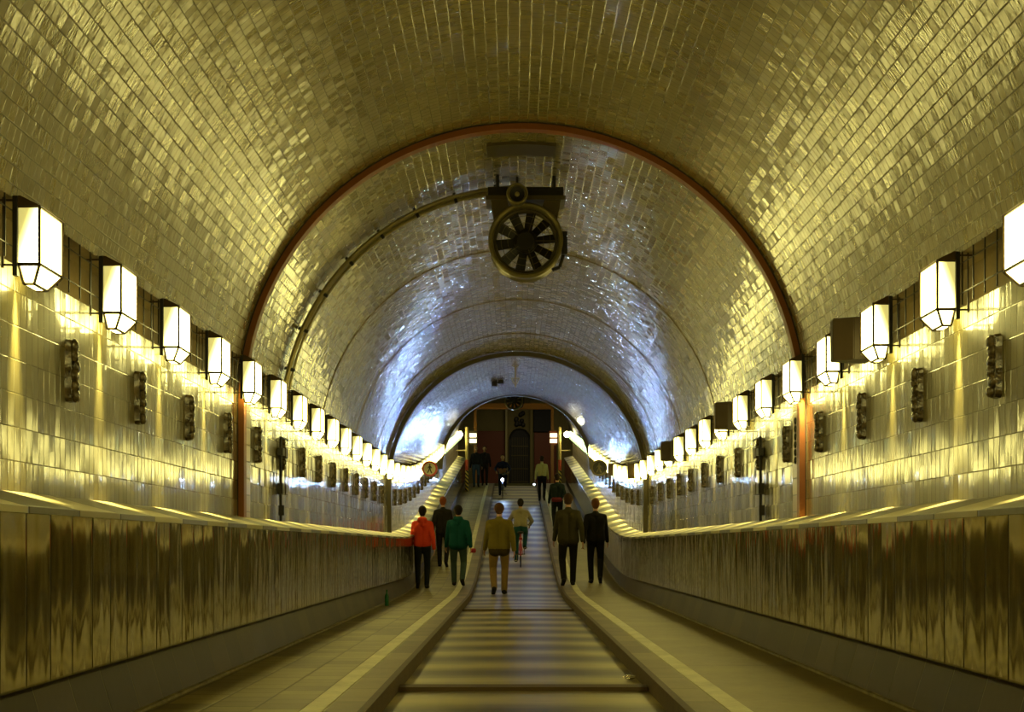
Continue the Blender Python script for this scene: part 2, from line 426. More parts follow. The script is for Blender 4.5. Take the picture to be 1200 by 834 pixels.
# ------------------------------------------------------------------ arch ribs
def rib(name, d, r_in, r_out, depth, m, legs=True, legbottom=None, n=96, edge=None):
    """an arch standing in the tunnel with straight legs down to the ledge"""
    t = empty(name, (0, d, 0))
    bm = bmesh.new(); prof = []
    zc = C0 + rv(d); rows = []
    zb = LEDGE_B + rf(d) - .01 if legs else zc
    cs = []
    if legs: cs.append((1, 0, zb - zc, True))
    for k in range(n + 1):
        a = pi * k / n; cs.append((cos(a), sin(a), 0, False))
    if legs: cs.append((-1, 0, zb - zc, True))
    for cx, cz, dz, _ in cs:
        rows.append([bm.verts.new((r * cx, y, zc + r * cz + dz)) for r, y in ((r_in, -depth / 2), (r_out, -depth / 2), (r_out, depth / 2), (r_in, depth / 2))])
    for i in range(len(rows) - 1):
        for k in range(4): bm.faces.new((rows[i][k], rows[i][(k + 1) % 4], rows[i + 1][(k + 1) % 4], rows[i + 1][k]))
    bm.faces.new(rows[0]); bm.faces.new(rows[-1][::-1]); fix(bm)
    link('rib_band', bm, m, t)
    if edge:
        bm = bmesh.new(); rows = []
        for cx, cz, dz, _ in cs:
            rows.append([bm.verts.new((r * cx, y, zc + r * cz + dz)) for r, y in ((r_out - .004, -depth / 2 - .004), (r_out + edge, -depth / 2 - .004), (r_out + edge, -depth / 2 + .02), (r_out - .004, -depth / 2 + .02))])
        for i in range(len(rows) - 1):
            for k in range(4): bm.faces.new((rows[i][k], rows[i][(k + 1) % 4], rows[i + 1][(k + 1) % 4], rows[i + 1][k]))
        bm.faces.new(rows[0]); bm.faces.new(rows[-1][::-1]); fix(bm)
        link('rib_shadow', bm, M['rib_shadow'], t)  # dark strip standing in for the shadow along the rib's outer edge
    return t
r1 = rib('arch_rib', 14.36, 2.585, 2.642, .13, M['rib'], edge=.022)
tag(r1, 'red-brown painted arch rib spanning the vault, nearest the camera', 'arch')
r2 = rib('arch_rib', 31.2, 2.555, 2.64, .22, M['rib_dark'])
tag(r2, 'dark olive arch rib in the middle distance where the ramp begins', 'arch')
r3 = rib('arch_rib', 52.9, 2.52, 2.66, .2, M['rib_dark'], legs=False)
tag(r3, 'dark arch rib ending the tiled vault, behind the hanging fan', 'arch')
for k, d in enumerate((20.4, 24.6, 28.5)):                   # narrow joint covers in the vault
    bm = bmesh.new(); zc = C0; rows = []
    for q in range(97):
        a = radians(10) + (pi - radians(20)) * q / 96
        rows.append([bm.verts.new((r * cos(a), y, zc + r * sin(a))) for r, y in ((2.643, -.02), (2.66, -.02), (2.66, .02), (2.643, .02))])
    for i in range(96):
        for j in range(4): bm.faces.new((rows[i][j], rows[i][(j + 1) % 4], rows[i + 1][(j + 1) % 4], rows[i + 1][j]))
    bm.faces.new(rows[0]); bm.faces.new(rows[-1][::-1]); fix(bm)
    o = link('trim_%d' % (13 + k), bm, M['recess']); o.location.y = d; o['kind'] = 'structure'
for sgn, side in ((-1, 'left'), (1, 'right')):                     # tan pilasters beside the red-brown rib
    bm = bmesh.new(); uvl = bm.loops.layers.uv.new('UVMap')
    box(bm, sgn * 2.62, sgn * 2.66, 14.44, 14.84, LEDGE_B - .01, WTOP - .03); fix(bm)
    for f in bm.faces:
        for l in f.loops: l[uvl].uv = (.5 + l.vert.co.y, l.vert.co.z)
    o = link('pilaster', bm, M['tan']); tag(o, 'tan tiled pilaster strip on the %s wall behind the red-brown rib' % side, 'pilaster')

# ------------------------------------------------------------------ lanterns
def make_lantern():
    """lantern for the right wall: wall towards +x, origin at the wall at the height of the glass bottom edge"""
    t = empty('wall_lantern'); posts = []
    xo, xb, L, H = -.185, -.078, .39, .29          # outer face, back, length along tunnel, height of straight part
    y0, y1 = -L / 2, L / 2
    bm = bmesh.new()
    def q(*p): bm.faces.new([bm.verts.new(a) for a in p])
    def shell(o):
        a0, a1, b0, b1 = xo + o, xb, y0 + o, y1 - o
        top, bot = H, 0
        cx0, cx1, cy0, cy1, cz = xo + .055, xb, y0 + .09, y1 - .09, -.085
        q((a0, b0, bot), (a1, b0, bot), (a1, b0, top), (a0, b0, top))
        q((a0, b1, bot), (a0, b1, top), (a1, b1, top), (a1, b1, bot))
        q((a0, b0, bot), (a0, b0, top), (a0, b1, top), (a0, b1, bot))
        q((a1, b0, bot), (a1, b1, bot), (a1, b1, top), (a1, b0, top))
        q((a0, b0, bot), (cx0, cy0, cz), (cx1, cy0, cz), (a1, b0, bot))
        q((a0, b1, bot), (a1, b1, bot), (cx1, cy1, cz), (cx0, cy1, cz))
        q((a0, b0, bot), (a0, b1, bot), (cx0, cy1, cz), (cx0, cy0, cz))
        q((cx0, cy0, cz), (cx0, cy1, cz), (cx1, cy1, cz), (cx1, cy0, cz))
        q((a0, b0, top), (a1, b0, top), (a1, b1, top), (a0, b1, top))
        q((a1, b0, bot), (cx1, cy0, cz), (cx1, cy1, cz), (a1, b1, bot))
    shell(.003)
    bmesh.ops.remove_doubles(bm, verts=bm.verts, dist=.0005); fix(bm)
    link('glass', bm, M['glass'], t)
    bm = bmesh.new(); r = .0085
    c = dict(a=(xo, y0, 0), b=(xo, y1, 0), c=(xb, y0, 0), d=(xb, y1, 0), e=(xo, y0, H), f=(xo, y1, H), g=(xb, y0, H), h=(xb, y1, H),
             i=(xo + .055, y0 + .09, -.085), j=(xo + .055, y1 - .09, -.085), k=(xb, y0 + .09, -.085), l=(xb, y1 - .09, -.085))
    for e in 'ae bf ab ac bd ef eg fh ai bj ij ik jl ck dl'.split():
        rod(bm, c[e[0]], c[e[1]], r, 6)
    link('frame', bm, M['iron'], t)
    bm = bmesh.new()
    box(bm, xb, xb + .024, y0 - .018, y0 + .02, -.06, H + .05); fix(bm); link('back_post', bm, M['black'], t)
    bm = bmesh.new(); box(bm, xb, xb + .024, y1 - .02, y1 + .018, -.06, H + .05); fix(bm); link('back_post', bm, M['black'], t)
    bm = bmesh.new()                             # low hipped cap
    lo = [(xo - .012, y0 - .012, H), (xb + .02, y0 - .012, H), (xb + .02, y1 + .012, H), (xo - .012, y1 + .012, H)]
    hi = [(xb - .01, y0 + .0, H + .055), (xb + .02, y0 + .0, H + .055), (xb + .02, y1 - .0, H + .055), (xb - .01, y1 - .0, H + .055)]
    A = [bm.verts.new(p) for p in lo]; B = [bm.verts.new(p) for p in hi]
    for k in range(4): bm.faces.new((A[k], A[(k + 1) % 4], B[(k + 1) % 4], B[k]))
    bm.faces.new(A[::-1]); bm.faces.new(B); fix(bm)
    link('cap', bm, M['cap'], t)
    for y in (y0, y1):
        bm = bmesh.new()
        box(bm, xo + .01, .02, y - .005, y + .005, -.010, .0); box(bm, xb + .01, .03, y - .005, y + .005, H + .025, H + .035); box(bm, -.006, .0, y - .008, y + .008, -.02, .34)
        fix(bm); link('bracket', bm, M['iron'], t)
    # the light leaving through the open bottom of the lantern, falling down the wall onto the ledge
    l = bpy.data.lights.new('down_light', 'SPOT'); l.energy = 620; l.color = (1, .9, .42); l.spot_size = radians(28); l.spot_blend = 1.0; l.shadow_soft_size = .03
    lo = bpy.data.objects.new('down_light', l); COL.objects.link(lo); lo.parent = t; lo.location = (-.045, 0, -.02); lo.rotation_euler = (0, radians(-1.5), 0)
    return t
ORD = ['first', 'second', 'third', 'fourth', 'fifth', 'sixth', 'seventh', 'eighth', 'ninth', 'tenth', 'eleventh', 'twelfth',
       'thirteenth', 'fourteenth', 'fifteenth', 'sixteenth']
LZ = CAMZ + 1.42
lant = make_lantern(); used = False
FARGLASS = [c for c in lant.children if c.name.startswith('glass')][0].data.copy(); FARGLASS.materials[0] = M['glass_far']
for sgn, side, d0, st in ((-1, 'left', 7.92, 1.605), (1, 'right', 7.75, 1.635)):
    k = -5
    while d0 + st * k < 70.6:
        d = d0 + st * k
        o = lant if not used else copy_tree(lant); used = True
        o.location = (sgn * XW, d, LZ + rw(d)); o.rotation_euler = (0, 0, 0 if sgn > 0 else pi)
        if k < 0: tag(o, 'glowing wall lantern on the %s wall, beside or behind the camera, out of frame' % side, 'lantern', '%s wall lanterns behind the view' % side)
        elif d < 31.5: tag(o, 'glowing opal glass lantern with dark frame on the %s wall, %s from the camera' % (side, ORD[min(k, 15)]), 'lantern', '%s wall lanterns' % side)
        elif d < 52.9: tag(o, 'small glowing lantern on the %s wall beyond the dark olive arch rib' % side, 'lantern', '%s lanterns beyond the olive rib' % side)
        else: tag(o, 'tiny glowing lantern climbing the %s wall of the far ramp' % side, 'lantern', '%s lanterns on the far ramp' % side)
        if d >= 52.9:
            gl = [c for c in o.children if c.name.startswith('glass')][0]; gl.data = FARGLASS
        k += 1

# wire guards closing the recess between the lanterns
for sgn, side in ((-1, 'left'), (1, 'right')):
    bm = bmesh.new(); x = sgn * 2.60
    y = 3.0
    while y < 40:
        box(bm, x - .004, x + .004, y - .004, y + .004, WTOP + rw(y) - .01, SPR + rw(y) + .0); y += .22
    for z in (.06, .24):
        ys = yrange(3, 40, 1.0)
        for a, b in zip(ys[:-1], ys[1:]): rod(bm, (x, a, WTOP + z + rw(a)), (x, b, WTOP + z + rw(b)), .004, 4, cap=False)
    o = link('wire_guard', bm, M['black'])
    tag(o, 'black wire guard along the lamp recess on the %s wall' % side, 'wire guard')

# ------------------------------------------------------------------ relief plaques
def make_plaque(seed):
    rnd = random.Random(seed)
    t = empty('relief_plaque')
    H, W = .36, .15
    bm = bmesh.new()
    n = 10; out = []
    for k in range(2 * n + 1):                  # wavy-edged shield, slightly different for each kind
        z = -H / 2 + H * k / (2 * n)
        wd = W / 2 * (1 - .10 * abs(sin(3 * pi * k / (2 * n) + seed)) - (.35 if k in (0, 2 * n) else 0))
        out.append((wd, z))
    poly = [(w_, z) for w_, z in out] + [(-w_, z) for w_, z in reversed(out)]
    A = [bm.verts.new((0, y, z)) for y, z in poly]; B = [bm.verts.new((-.035, y * .9, z * .97)) for y, z in poly]
    for k in range(len(A)): bm.faces.new((A[k], A[(k + 1) % len(A)], B[(k + 1) % len(A)], B[k]))
    bm.faces.new(A); bm.faces.new(B[::-1]); fix(bm)
    link('backplate', bm, M['plaque'], t)
    bm = bmesh.new()                            # raised fish and wave shapes
    for k in range(6):
        z = -.14 + .056 * k
        ball(bm, (-.04, rnd.uniform(-.02, .02), z), .034, 10, (.7, 1 + rnd.random() * .5, 1.0 + rnd.random() * .4))
    link('relief', bm, M['plaque'], t, True)
    return t
kinds = [make_plaque(s) for s in (1, 2, 3)]; fresh = [True] * 3
for sgn, side, d0, st in ((-1, 'left', 8.86, 1.61), (1, 'right', 8.62, 1.65)):
    k = 0
    while d0 + st * k < 52:
        d = d0 + st * k; q = (k * 2 + (sgn > 0)) % 3
        if abs(d - 31.2) < .35: k += 1; continue
        o = kinds[q] if fresh[q] else copy_tree(kinds[q]); fresh[q] = False
        o.location = (sgn * XW, d, CAMZ + 1.01 + rw(d)); o.rotation_euler = (0, 0, 0 if sgn > 0 else pi)
        if d < 31.5: tag(o, 'dark glazed relief plaque on the %s tiled wall, %s from the camera' % (side, ORD[min(k, 15)]), 'plaque', 'relief plaques on the %s wall' % side)
        else: tag(o, 'tiny dark relief plaque on the %s wall beyond the olive arch rib' % side, 'plaque', 'far relief plaques on the %s wall' % side)
        k += 1

# ------------------------------------------------------------------ loudspeaker boxes on the right lamp line
spk = [11.65, 18.4, 25.2, 32.4, 39.3]
words = ['nearest the camera, before the red-brown rib', 'second from the camera', 'third from the camera', 'beside the dark olive arch rib', 'small, beyond the dark olive rib']
def make_speaker():
    t = empty('loudspeaker_box')
    bm = bmesh.new()
    P = [(-.26, -.05), (-.12, -.14), (.03, -.14), (.03, .14), (-.26, .05)]
    A = [bm.verts.new((x, y, -.16)) for x, y in P]; B = [bm.verts.new((x, y, .16)) for x, y in P]
    for k in range(5): bm.faces.new((A[k], A[(k + 1) % 5], B[(k + 1) % 5], B[k]))
    bm.faces.new(A[::-1]); bm.faces.new(B); fix(bm)
    bmesh.ops.bevel(bm, geom=list(bm.edges), offset=.006, segments=2, affect='EDGES')
    link('cabinet', bm, M['speaker'], t)
    bm = bmesh.new(); box(bm, .03, .10, -.05, .05, -.06, .06); fix(bm); link('mount', bm, M['black'], t)
    bm = bmesh.new(); box(bm, -.07, -.04, -.147, -.138, -.13, .13); fix(bm); link('side_strip', bm, M['grey'], t)
    return t
sp = make_speaker()
for k, d in enumerate(spk):
    o = sp if k == 0 else copy_tree(sp)
    o.location = (XW - .05, d, CAMZ + 1.56 + rw(d))
    tag(o, 'brown loudspeaker box on the right lamp line, ' + words[k], 'loudspeaker', 'loudspeaker boxes on the right wall')

# ------------------------------------------------------------------ cable conduit arch, wall posts, chain
t = empty('cable_conduit', (0, 16.7, C0)); tag(t, 'bundle of metal conduits curving over the left half of the vault to the near fan', 'conduit')
for r, dd in ((2.60, 0), (2.55, .02), (2.60, .12)):
    bm = bmesh.new()
    path_tube(bm, [(r * cos(a), dd, r * sin(a)) for a in [pi - radians(9) - (radians(81)) * k / 40 for k in range(41)]], .024 if dd == 0 else .016, 6)
    link('conduit_pipe', bm, M['conduit'], t)
for k in range(8):
    a = pi - radians(14 + 10 * k); bm = bmesh.new()
    rod(bm, (2.53 * cos(a), .01, 2.53 * sin(a)), (2.645 * cos(a), .01, 2.645 * sin(a)), .02, 6); link('pipe_clip', bm, M['black'], t)
for sgn, side in ((-1, 'left'), (1, 'right')):
    t = empty('wall_pipe', (sgn * 2.60, 16.65, LEDGE_B))
    tag(t, 'dark upright pipe with small boxes on the %s wall behind the red-brown rib' % side, 'pipe')
    bm = bmesh.new(); rod(bm, (0, 0, -.01), (0, 0, .90), .016, 8); rod(bm, (0, 0, .90), (0, .55, .90), .012, 6); link('pipe', bm, M['black'], t)
    for z, h in ((.74, .11), (.34, .12)):
        bm = bmesh.new(); box(bm, -.035, .04, .12, .30, z - h / 2, z + h / 2); fix(bm)
        bmesh.ops.bevel(bm, geom=list(bm.edges), offset=.006, segments=1, affect='EDGES'); link('junction_box', bm, M['iron'], t)
    bm = bmesh.new(); box(bm, -.03, .03, -.05, .12, .28, .40); fix(bm); link('clamp', bm, M['black'], t)
    bm = bmesh.new(); box(bm, -.03, .03, -.04, .12, .70, .78); fix(bm); link('clamp', bm, M['black'], t)
    bm = bmesh.new(); box(bm, -.02, .04, -.03, .03, .05, .16); fix(bm); link('clamp', bm, M['black'], t)
bm = bmesh.new()
for k in range(6):
    z = CAMZ + .82 + .075 * k
    pts = [(2.612, 14.66 + .035 * cos(a), z + .032 * sin(a)) for a in [2 * pi * q / 12 for q in range(13)]]
    path_tube(bm, pts, .006, 5)
o = link('iron_chain', bm, M['black']); tag(o, 'short dark chain of rings on the right tan pilaster', 'chain')

# ------------------------------------------------------------------ jet fan
def make_fan():
    t = empty('jet_fan')
    bm = bmesh.new()
    lathe_y(bm, [(.345, -.02), (.375, -.06), (.395, -.04), (.395, .04), (.375, .10), (.37, .30), (.385, .34), (.345, .34), (.345, .30), (.335, .1)], 56)
    fix(bm); link('housing', bm, M['grey'], t, True)
    bm = bmesh.new(); lathe_y(bm, [(.34, .02), (.305, .06), (.305, .14), (.34, .18)], 48); fix(bm); link('inner_ring', bm, M['greydark'], t, True)
    bm = bmesh.new(); rod(bm, (0, .02, 0), (0, .3, 0), .125, 32); rod(bm, (0, -.01, 0), (0, .02, 0), .09, 32, .125); link('hub', bm, M['black'], t)
    for k in range(10):
        a = 2 * pi * k / 10 + .12; bm = bmesh.new()
        P = [(.11, -.042), (.31, -.052), (.31, .052), (.11, .042)]
        def pt(r, w_, y): return (r * cos(a) - w_ * sin(a), y, r * sin(a) + w_ * cos(a))
        A = [bm.verts.new(pt(r, w_, .06 + w_ * .5)) for r, w_ in P]; B = [bm.verts.new(pt(r, w_, .085 + w_ * .5)) for r, w_ in P]
        for q in range(4): bm.faces.new((A[q], A[(q + 1) % 4], B[(q + 1) % 4], B[q]))
        bm.faces.new(A[::-1]); bm.faces.new(B); fix(bm); link('blade', bm, M['black'], t)
    bm = bmesh.new()                            # thin wire guard
    for r in (.19, .26):
        pts = [(r * cos(q), -.0, r * sin(q)) for q in [2 * pi * z / 40 for z in range(41)]]; path_tube(bm, pts, .0035, 4)
    for k in range(5):
        a = 2 * pi * k / 5; rod(bm, (.1 * cos(a), -.0, .1 * sin(a)), (.36 * cos(a), -.0, .36 * sin(a)), .004, 4)
    link('guard', bm, M['greydark'], t)
    bm = bmesh.new(); box(bm, -.42, .42, -.02, .45, .43, .475); fix(bm); link('mounting_plate', bm, M['greydark'], t)
    for s in (-1, 1):
        for y in (.0, .28):
            bm = bmesh.new()
            P = [(s * .37, .43), (s * .20, .43), (s * .16, .31), (s * .33, .22)]
            A = [bm.verts.new((x, y, z)) for x, z in P]; B = [bm.verts.new((x, y + .03, z)) for x, z in P]
            for q in range(4): bm.faces.new((A[q], A[(q + 1) % 4], B[(q + 1) % 4], B[q]))
            bm.faces.new(A[::-1]); bm.faces.new(B)
            fix(bm); link('hanger', bm, M['greydark'], t)
    bm = bmesh.new()
    for y in (.05, .30): box(bm, -.40, .40, y, y + .08, .475, .58)
    for x in (-.3, .3):
        rod(bm, (x, .09, .56), (x, .09, .76), .02, 6); rod(bm, (x, .34, .56), (x, .34, .76), .02, 6)
    fix(bm); link('rail', bm, M['black'], t)
    bm = bmesh.new(); box(bm, .38, .44, .0, .12, -.14, .10); rod(bm, (.40, .05, -.14), (.36, .05, -.27), .02, 8); rod(bm, (.36, .05, -.27), (.28, .05, -.30), .02, 8); fix(bm)
    link('terminal_box', bm, M['black'], t)
    return t
fan = make_fan(); p = PX(616, 282, 16.2); fan.location = p
tag(fan, 'large round ventilation fan hanging under the vault near the red-brown rib', 'fan')
fan2 = copy_tree(fan); fan2.location = PX(602, 469, 59.0); fan2.scale = (.92, .92, .92)
tag(fan2, 'small distant ventilation fan hanging before the orange beam', 'fan')
def make_siren(loc, label):
    t = empty('warning_lamp', loc)
    bm = bmesh.new(); lathe_y(bm, [(.085, -.07), (.105, -.08), (.112, -.06), (.10, .12), (.06, .16), (.0005, .16), (.0005, .10), (.06, .02), (.085, -.05)], 32); fix(bm); link('bell', bm, M['grey'], t, True)
    bm = bmesh.new(); ball(bm, (0, -.02, 0), .026, 14); link('bulb', bm, M['hall_col'], t, True)
    bm = bmesh.new(); lathe_y(bm, [(.083, -.03), (.083, -.02), (.0005, -.0), (.0005, -.01)], 32); fix(bm); link('reflector', bm, M['black'], t)
    bm = bmesh.new(); rod(bm, (0, .06, .08), (0, .06, .20), .014, 8); link('stem', bm, M['black'], t)
    tag(t, label, 'warning lamp'); return t
make_siren(PX(606, 228, 16.0), 'round warning lamp mounted at the top of the near fan')
make_siren(PX(604, 459, 58.2), 'tiny warning lamp above the distant fan')
# ceiling plate in front of the fan
bm = bmesh.new()
for q in range(13):
    pass
rows = []
for q in range(13):
    a = radians(82.5) + radians(15) * q / 12
    rows.append([bm.verts.new((r * cos(a), y, C0 + r * sin(a))) for r, y in ((2.62, -.22), (2.66, -.22), (2.66, .22), (2.62, .22))])
for i in range(12):
    for j in range(4): bm.faces.new((rows[i][j], rows[i][(j + 1) % 4], rows[i + 1][(j + 1) % 4], rows[i + 1][j]))
bm.faces.new(rows[0]); bm.faces.new(rows[-1][::-1]); fix(bm)
o = link('ceiling_plate', bm, M['greydark']); o.location.y = 15.2; tag(o, 'flat dark plate on the crown of the vault in front of the near fan', 'plate')

# hanging bracket and camera-like fixture behind the olive rib
t = empty('hanging_bracket', PX(604, 424, 33.6)); tag(t, 'pale yellow hanging bracket under the vault above the distant fan', 'bracket')
bm = bmesh.new(); rod(bm, (0, 0, .12), (0, 0, -.56), .018, 8); link('stem', bm, M['hall_col'], t)
bm = bmesh.new(); rod(bm, (-.09, 0, -.06), (0, 0, -.12), .014, 6); rod(bm, (.09, 0, -.06), (0, 0, -.12), .014, 6); rod(bm, (-.09, 0, -.36), (0, 0, -.52), .014, 6); rod(bm, (.09, 0, -.36), (0, 0, -.52), .014, 6); rod(bm, (-.09, 0, -.36), (.09, 0, -.36), .014, 6)
link('arm', bm, M['hall_col'], t)
t = empty('ceiling_camera', PX(584, 448, 37)); tag(t, 'black camera fixture under the vault left of the pale bracket', 'camera')
bm = bmesh.new(); rod(bm, (-.05, 0, .02), (-.05, 0, .42), .03, 8); link('stem', bm, M['black'], t)
bm = bmesh.new(); box(bm, -.16, -.03, -.15, .15, -.10, .02); box(bm, .0, .13, -.12, .1, -.04, .05); rod(bm, (-.05, 0, 0), (.06, 0, 0), .02, 6); fix(bm); link('body', bm, M['black'], t)

# ------------------------------------------------------------------ no-walking signs
def disc(bm, r0, r1, y, n=40, th=.006):
    lathe_y(bm, [(max(r0, .0004), y), (r1, y), (r1, y + th), (max(r0, .0004), y + th)], n)
def walker_icon(bm, s, y, th=.004):
    def poly(P):
        A = [bm.verts.new((x * s, y, z * s)) for x, z in P]; B = [bm.verts.new((x * s, y + th, z * s)) for x, z in P]
        for q in range(len(P)): bm.faces.new((A[q], A[(q + 1) % len(P)], B[(q + 1) % len(P)], B[q]))
        bm.faces.new(A[::-1]); bm.faces.new(B)
    poly([(.11 * cos(a) + .02, .52 + .11 * sin(a)) for a in [2 * pi * k / 12 for k in range(12)]])
    poly([(-.10, .38), (.12, .40), (.14, .0), (-.10, -.02)])
    poly([(-.10, .0), (.03, 0), (-.08, -.32), (-.24, -.62), (-.36, -.55), (-.22, -.28)])
    poly([(.0, 0), (.14, 0), (.20, -.30), (.36, -.58), (.22, -.64), (.06, -.32)])
    poly([(-.08, .38), (-.32, .10), (-.26, .02), (-.06, .22)])
    poly([(.10, .38), (.34, .12), (.27, .03), (.08, .22)])
for (px, py, dark, side) in ((503.5, 549, False, 'left'), (702, 548, True, 'right')):
    loc = PX(px, py, 39.5)
    t = empty('round_sign', loc)
    tag(t, 'round %s sign with a walking figure by the %s lantern line' % ('black-coloured' if dark else 'red-bordered white', side), 'sign')
    R = .2 if not dark else .21
    bm = bmesh.new(); disc(bm, 0, R, 0); fix(bm); link('disc', bm, M['black'] if dark else M['cream'], t)
    bm = bmesh.new(); disc(bm, R * .76, R * 1.01, -.006); fix(bm); link('border', bm, M['red'] if not dark else M['greydark'], t)
    bm = bmesh.new(); walker_icon(bm, R * .95, -.005); fix(bm); link('figure', bm, M['black'] if not dark else M['greydark'], t)
    sx = -1 if side == 'left' else 1
    bm = bmesh.new(); rod(bm, (0, .02, 0), (sx * (XW - abs(loc.x)), .02, 0), .014, 6); rod(bm, (0, .02, -R * .9), (0, .02, R * .9), .012, 6); link('arm', bm, M['black'], t)

# ------------------------------------------------------------------ top of the ramp: posts with lamps and boards
for sgn, side, px in ((-1, 'left', 547), (1, 'right', 656)):
    y = 66.0; x = CAMX + (px - 602) / F * y; zb = rf(y) + PATH
    t = empty('barrier_post', (x, y, zb)); tag(t, 'tall striped barrier post with lit boards at the top of the ramp, %s side' % side, 'post')
    for z0, z1, m in ((-.02, .9, M['hazard']), (.9, 1.35, M['hazard_red']), (1.35, 2.75, M['post_yellow'])):
        bm = bmesh.new(); rod(bm, (0, 0, z0), (0, 0, z1), .07, 12); link('shaft', bm, m, t)
    sx = 1 if sgn < 0 else -1
    for k, z in enumerate((2.08, 2.32)):
        bm = bmesh.new(); box(bm, sx * .12 if sx > 0 else -.42, .42 if sx > 0 else -.12, -.02, .02, z, z + .17) ; fix(bm); link('lit_board', bm, M['boardlit'], t)
    bm = bmesh.new(); box(bm, min(0, sx * .45), max(0, sx * .45), .02, .05, 2.0, 2.6); fix(bm); link('board_back', bm, M['hall_red'] if sgn > 0 else M['greydark'], t)
    bm = bmesh.new(); rod(bm, (0, 0, 1.75), (-sx * .45, 0, 1.75), .03, 8); link('cross_arm', bm, M['post_yellow'], t)
    g = empty('globe_lamp', (x - sx * .30, y - .3, zb + 2.42)); tag(g, 'bright globe lamp beside the %s barrier post at the ramp top' % side, 'lamp')
    bm = bmesh.new(); ball(bm, (0, 0, 0), .13, 16); link('globe', bm, M['bulb'], g, True)
    bm = bmesh.new(); rod(bm, (0, 0, 0), (sx * .28, .3, .05), .02, 6); rod(bm, (0, 0, .11), (0, 0, .17), .05, 10); link('holder', bm, M['iron'], g)

# portal frame and shaft hall
ZF = rf(YE) + PATH
t = empty('portal_frame', (0, YE + .15, ZF)); tag(t, 'orange painted steel portal frame at the top of the ramp', 'portal frame')
zb = PX(0, 479, YE).z - ZF
bm = bmesh.new(); box(bm, -1.92, 1.77, -.1, .1, zb, zb + .26); fix(bm); link('beam', bm, M['orange_beam'], t)
for x in (-1.92, 1.65):
    bm = bmesh.new(); box(bm, x, x + .13, -.08, .08, -.02, zb + .0); fix(bm); link('column', bm, M['orange_beam'], t)
def slab(name, x0, x1, y0, y1, z0, z1, m):
    bm = bmesh.new(); uvl = bm.loops.layers.uv.new('UVMap'); box(bm, x0, x1, y0, y1, z0, z1); fix(bm)
    for f in bm.faces:
        for l in f.loops:
            c = l.vert.co; n = f.normal
            l[uvl].uv = (c.x, c.y) if abs(n.z) > .5 else ((c.x, c.z) if abs(n.y) > .5 else (c.y, c.z))
    o = link(name, bm, m); o['kind'] = 'structure'; return o
YB = 82.0; sB = F / YB
slab('floor', -5, 5, YE, YB + .2, ZF - .2, ZF, M['hall_floor'])
slab('wall_back', -5, 5, YB, YB + .2, ZF, ZF + 7, M['hall_olive'])
slab('wall_hall_left', -5.2, -5, YE - .3, YB + .2, ZF, ZF + 7, M['hall_olive'])
slab('wall_hall_right', 5, 5.2, YE - .3, YB + .2, ZF, ZF + 7, M['hall_olive'])
slab('ceiling_hall', -5.2, 5.2, YE - .3, YB + .2, ZF + 7, ZF + 7.2, M['hall_dark'])
def hx(px, d=YB): return CAMX + (px - 602) / F * d
def hz(py, d=YB): return CAMZ + (640 - py) / F * d
def panel(name, x0, x1, y0, y1, m, label, cat, th=.12, d=YB):
    """pixel box on the hall's back wall to a real panel standing there"""
    bm = bmesh.new(); box(bm, hx(x0), hx(x1), d - th, d - .012, max(ZF, hz(y1)), hz(y0)); fix(bm)
    bmesh.ops.bevel(bm, geom=list(bm.edges), offset=.02, segments=1, affect='EDGES')
    o = link(name, bm, m); tag(o, label, cat); return o
panel('wall_panel', 558, 592, 505, 600, M['hall_red'], 'red-brown panelled wall section, left in the far hall', 'panel')
panel('wall_panel', 626, 652, 507, 600, M['hall_red'], 'red-brown panelled wall section, right in the far hall', 'panel')
panel('dark_shutter', 625, 646, 474, 506, M['hall_dark'], 'dark upper shutter at the right of the far hall', 'shutter')
panel('hall_pillar', 592, 594.6, 470, 600, M['hall_col'], 'slim pale olive pillar in the middle of the far hall', 'pillar', th=.4)
panel('hall_pillar', 621, 624.5, 470, 600, M['hall_olive'], 'slim olive pillar right of the dark lift gate', 'pillar', th=.4)
# lift gate with arched head and relief above
t = empty('lift_gate', (hx(609), YB - .1, ZF)); tag(t, 'dark iron lift gate with arched head in the far hall', 'gate')
wd = (hx(620) - hx(598)) / 2; ht = hz(508) - ZF
bm = bmesh.new(); P = [(-wd, 0), (wd, 0)] + [(wd * cos(a), ht - .3 + .5 * sin(a)) for a in [pi * k / 16 for k in range(17)]]
A = [bm.verts.new((x, .05, z)) for x, z in P]; B = [bm.verts.new((x, .12, z)) for x, z in P]
for k in range(len(P)): bm.faces.new((A[k], A[(k + 1) % len(P)], B[(k + 1) % len(P)], B[k]))
bm.faces.new(A); bm.faces.new(B[::-1]); fix(bm); link('gate_leaf', bm, M['hall_dark'], t)
bm = bmesh.new()
for k in range(9): box(bm, -wd + .1 + k * (2 * wd - .2) / 8 - .012, -wd + .1 + k * (2 * wd - .2) / 8 + .012, .01, .05, 0, ht - .2)
for z in (.5, 1.2, 1.9, 2.4): box(bm, -wd + .05, wd - .05, .0, .05, z, z + .05)
fix(bm); link('gate_bars', bm, M['greydark'], t)
bm = bmesh.new(); path_tube(bm, [(wd * 1.05 * cos(a), 0.02, ht - .3 + .55 * sin(a)) for a in [pi * k / 16 for k in range(17)]], .05, 6)
box(bm, -wd - .08, -wd + .02, -.02, .1, 0, ht - .28); box(bm, wd - .02, wd + .08, -.02, .1, 0, ht - .28); fix(bm); link('gate_frame', bm, M['hall_gate'], t)
bm = bmesh.new()
for k in range(9): ball(bm, (random.uniform(-.3, .3), 0, random.uniform(-.35, .35)), .13, 10, (1, .5, 1))
o = link('wall_relief', bm, M['hall_gate'], None, True); o.location = (hx(611), YB - .05, hz(491)); tag(o, 'dark ornamental relief above the lift gate', 'relief')
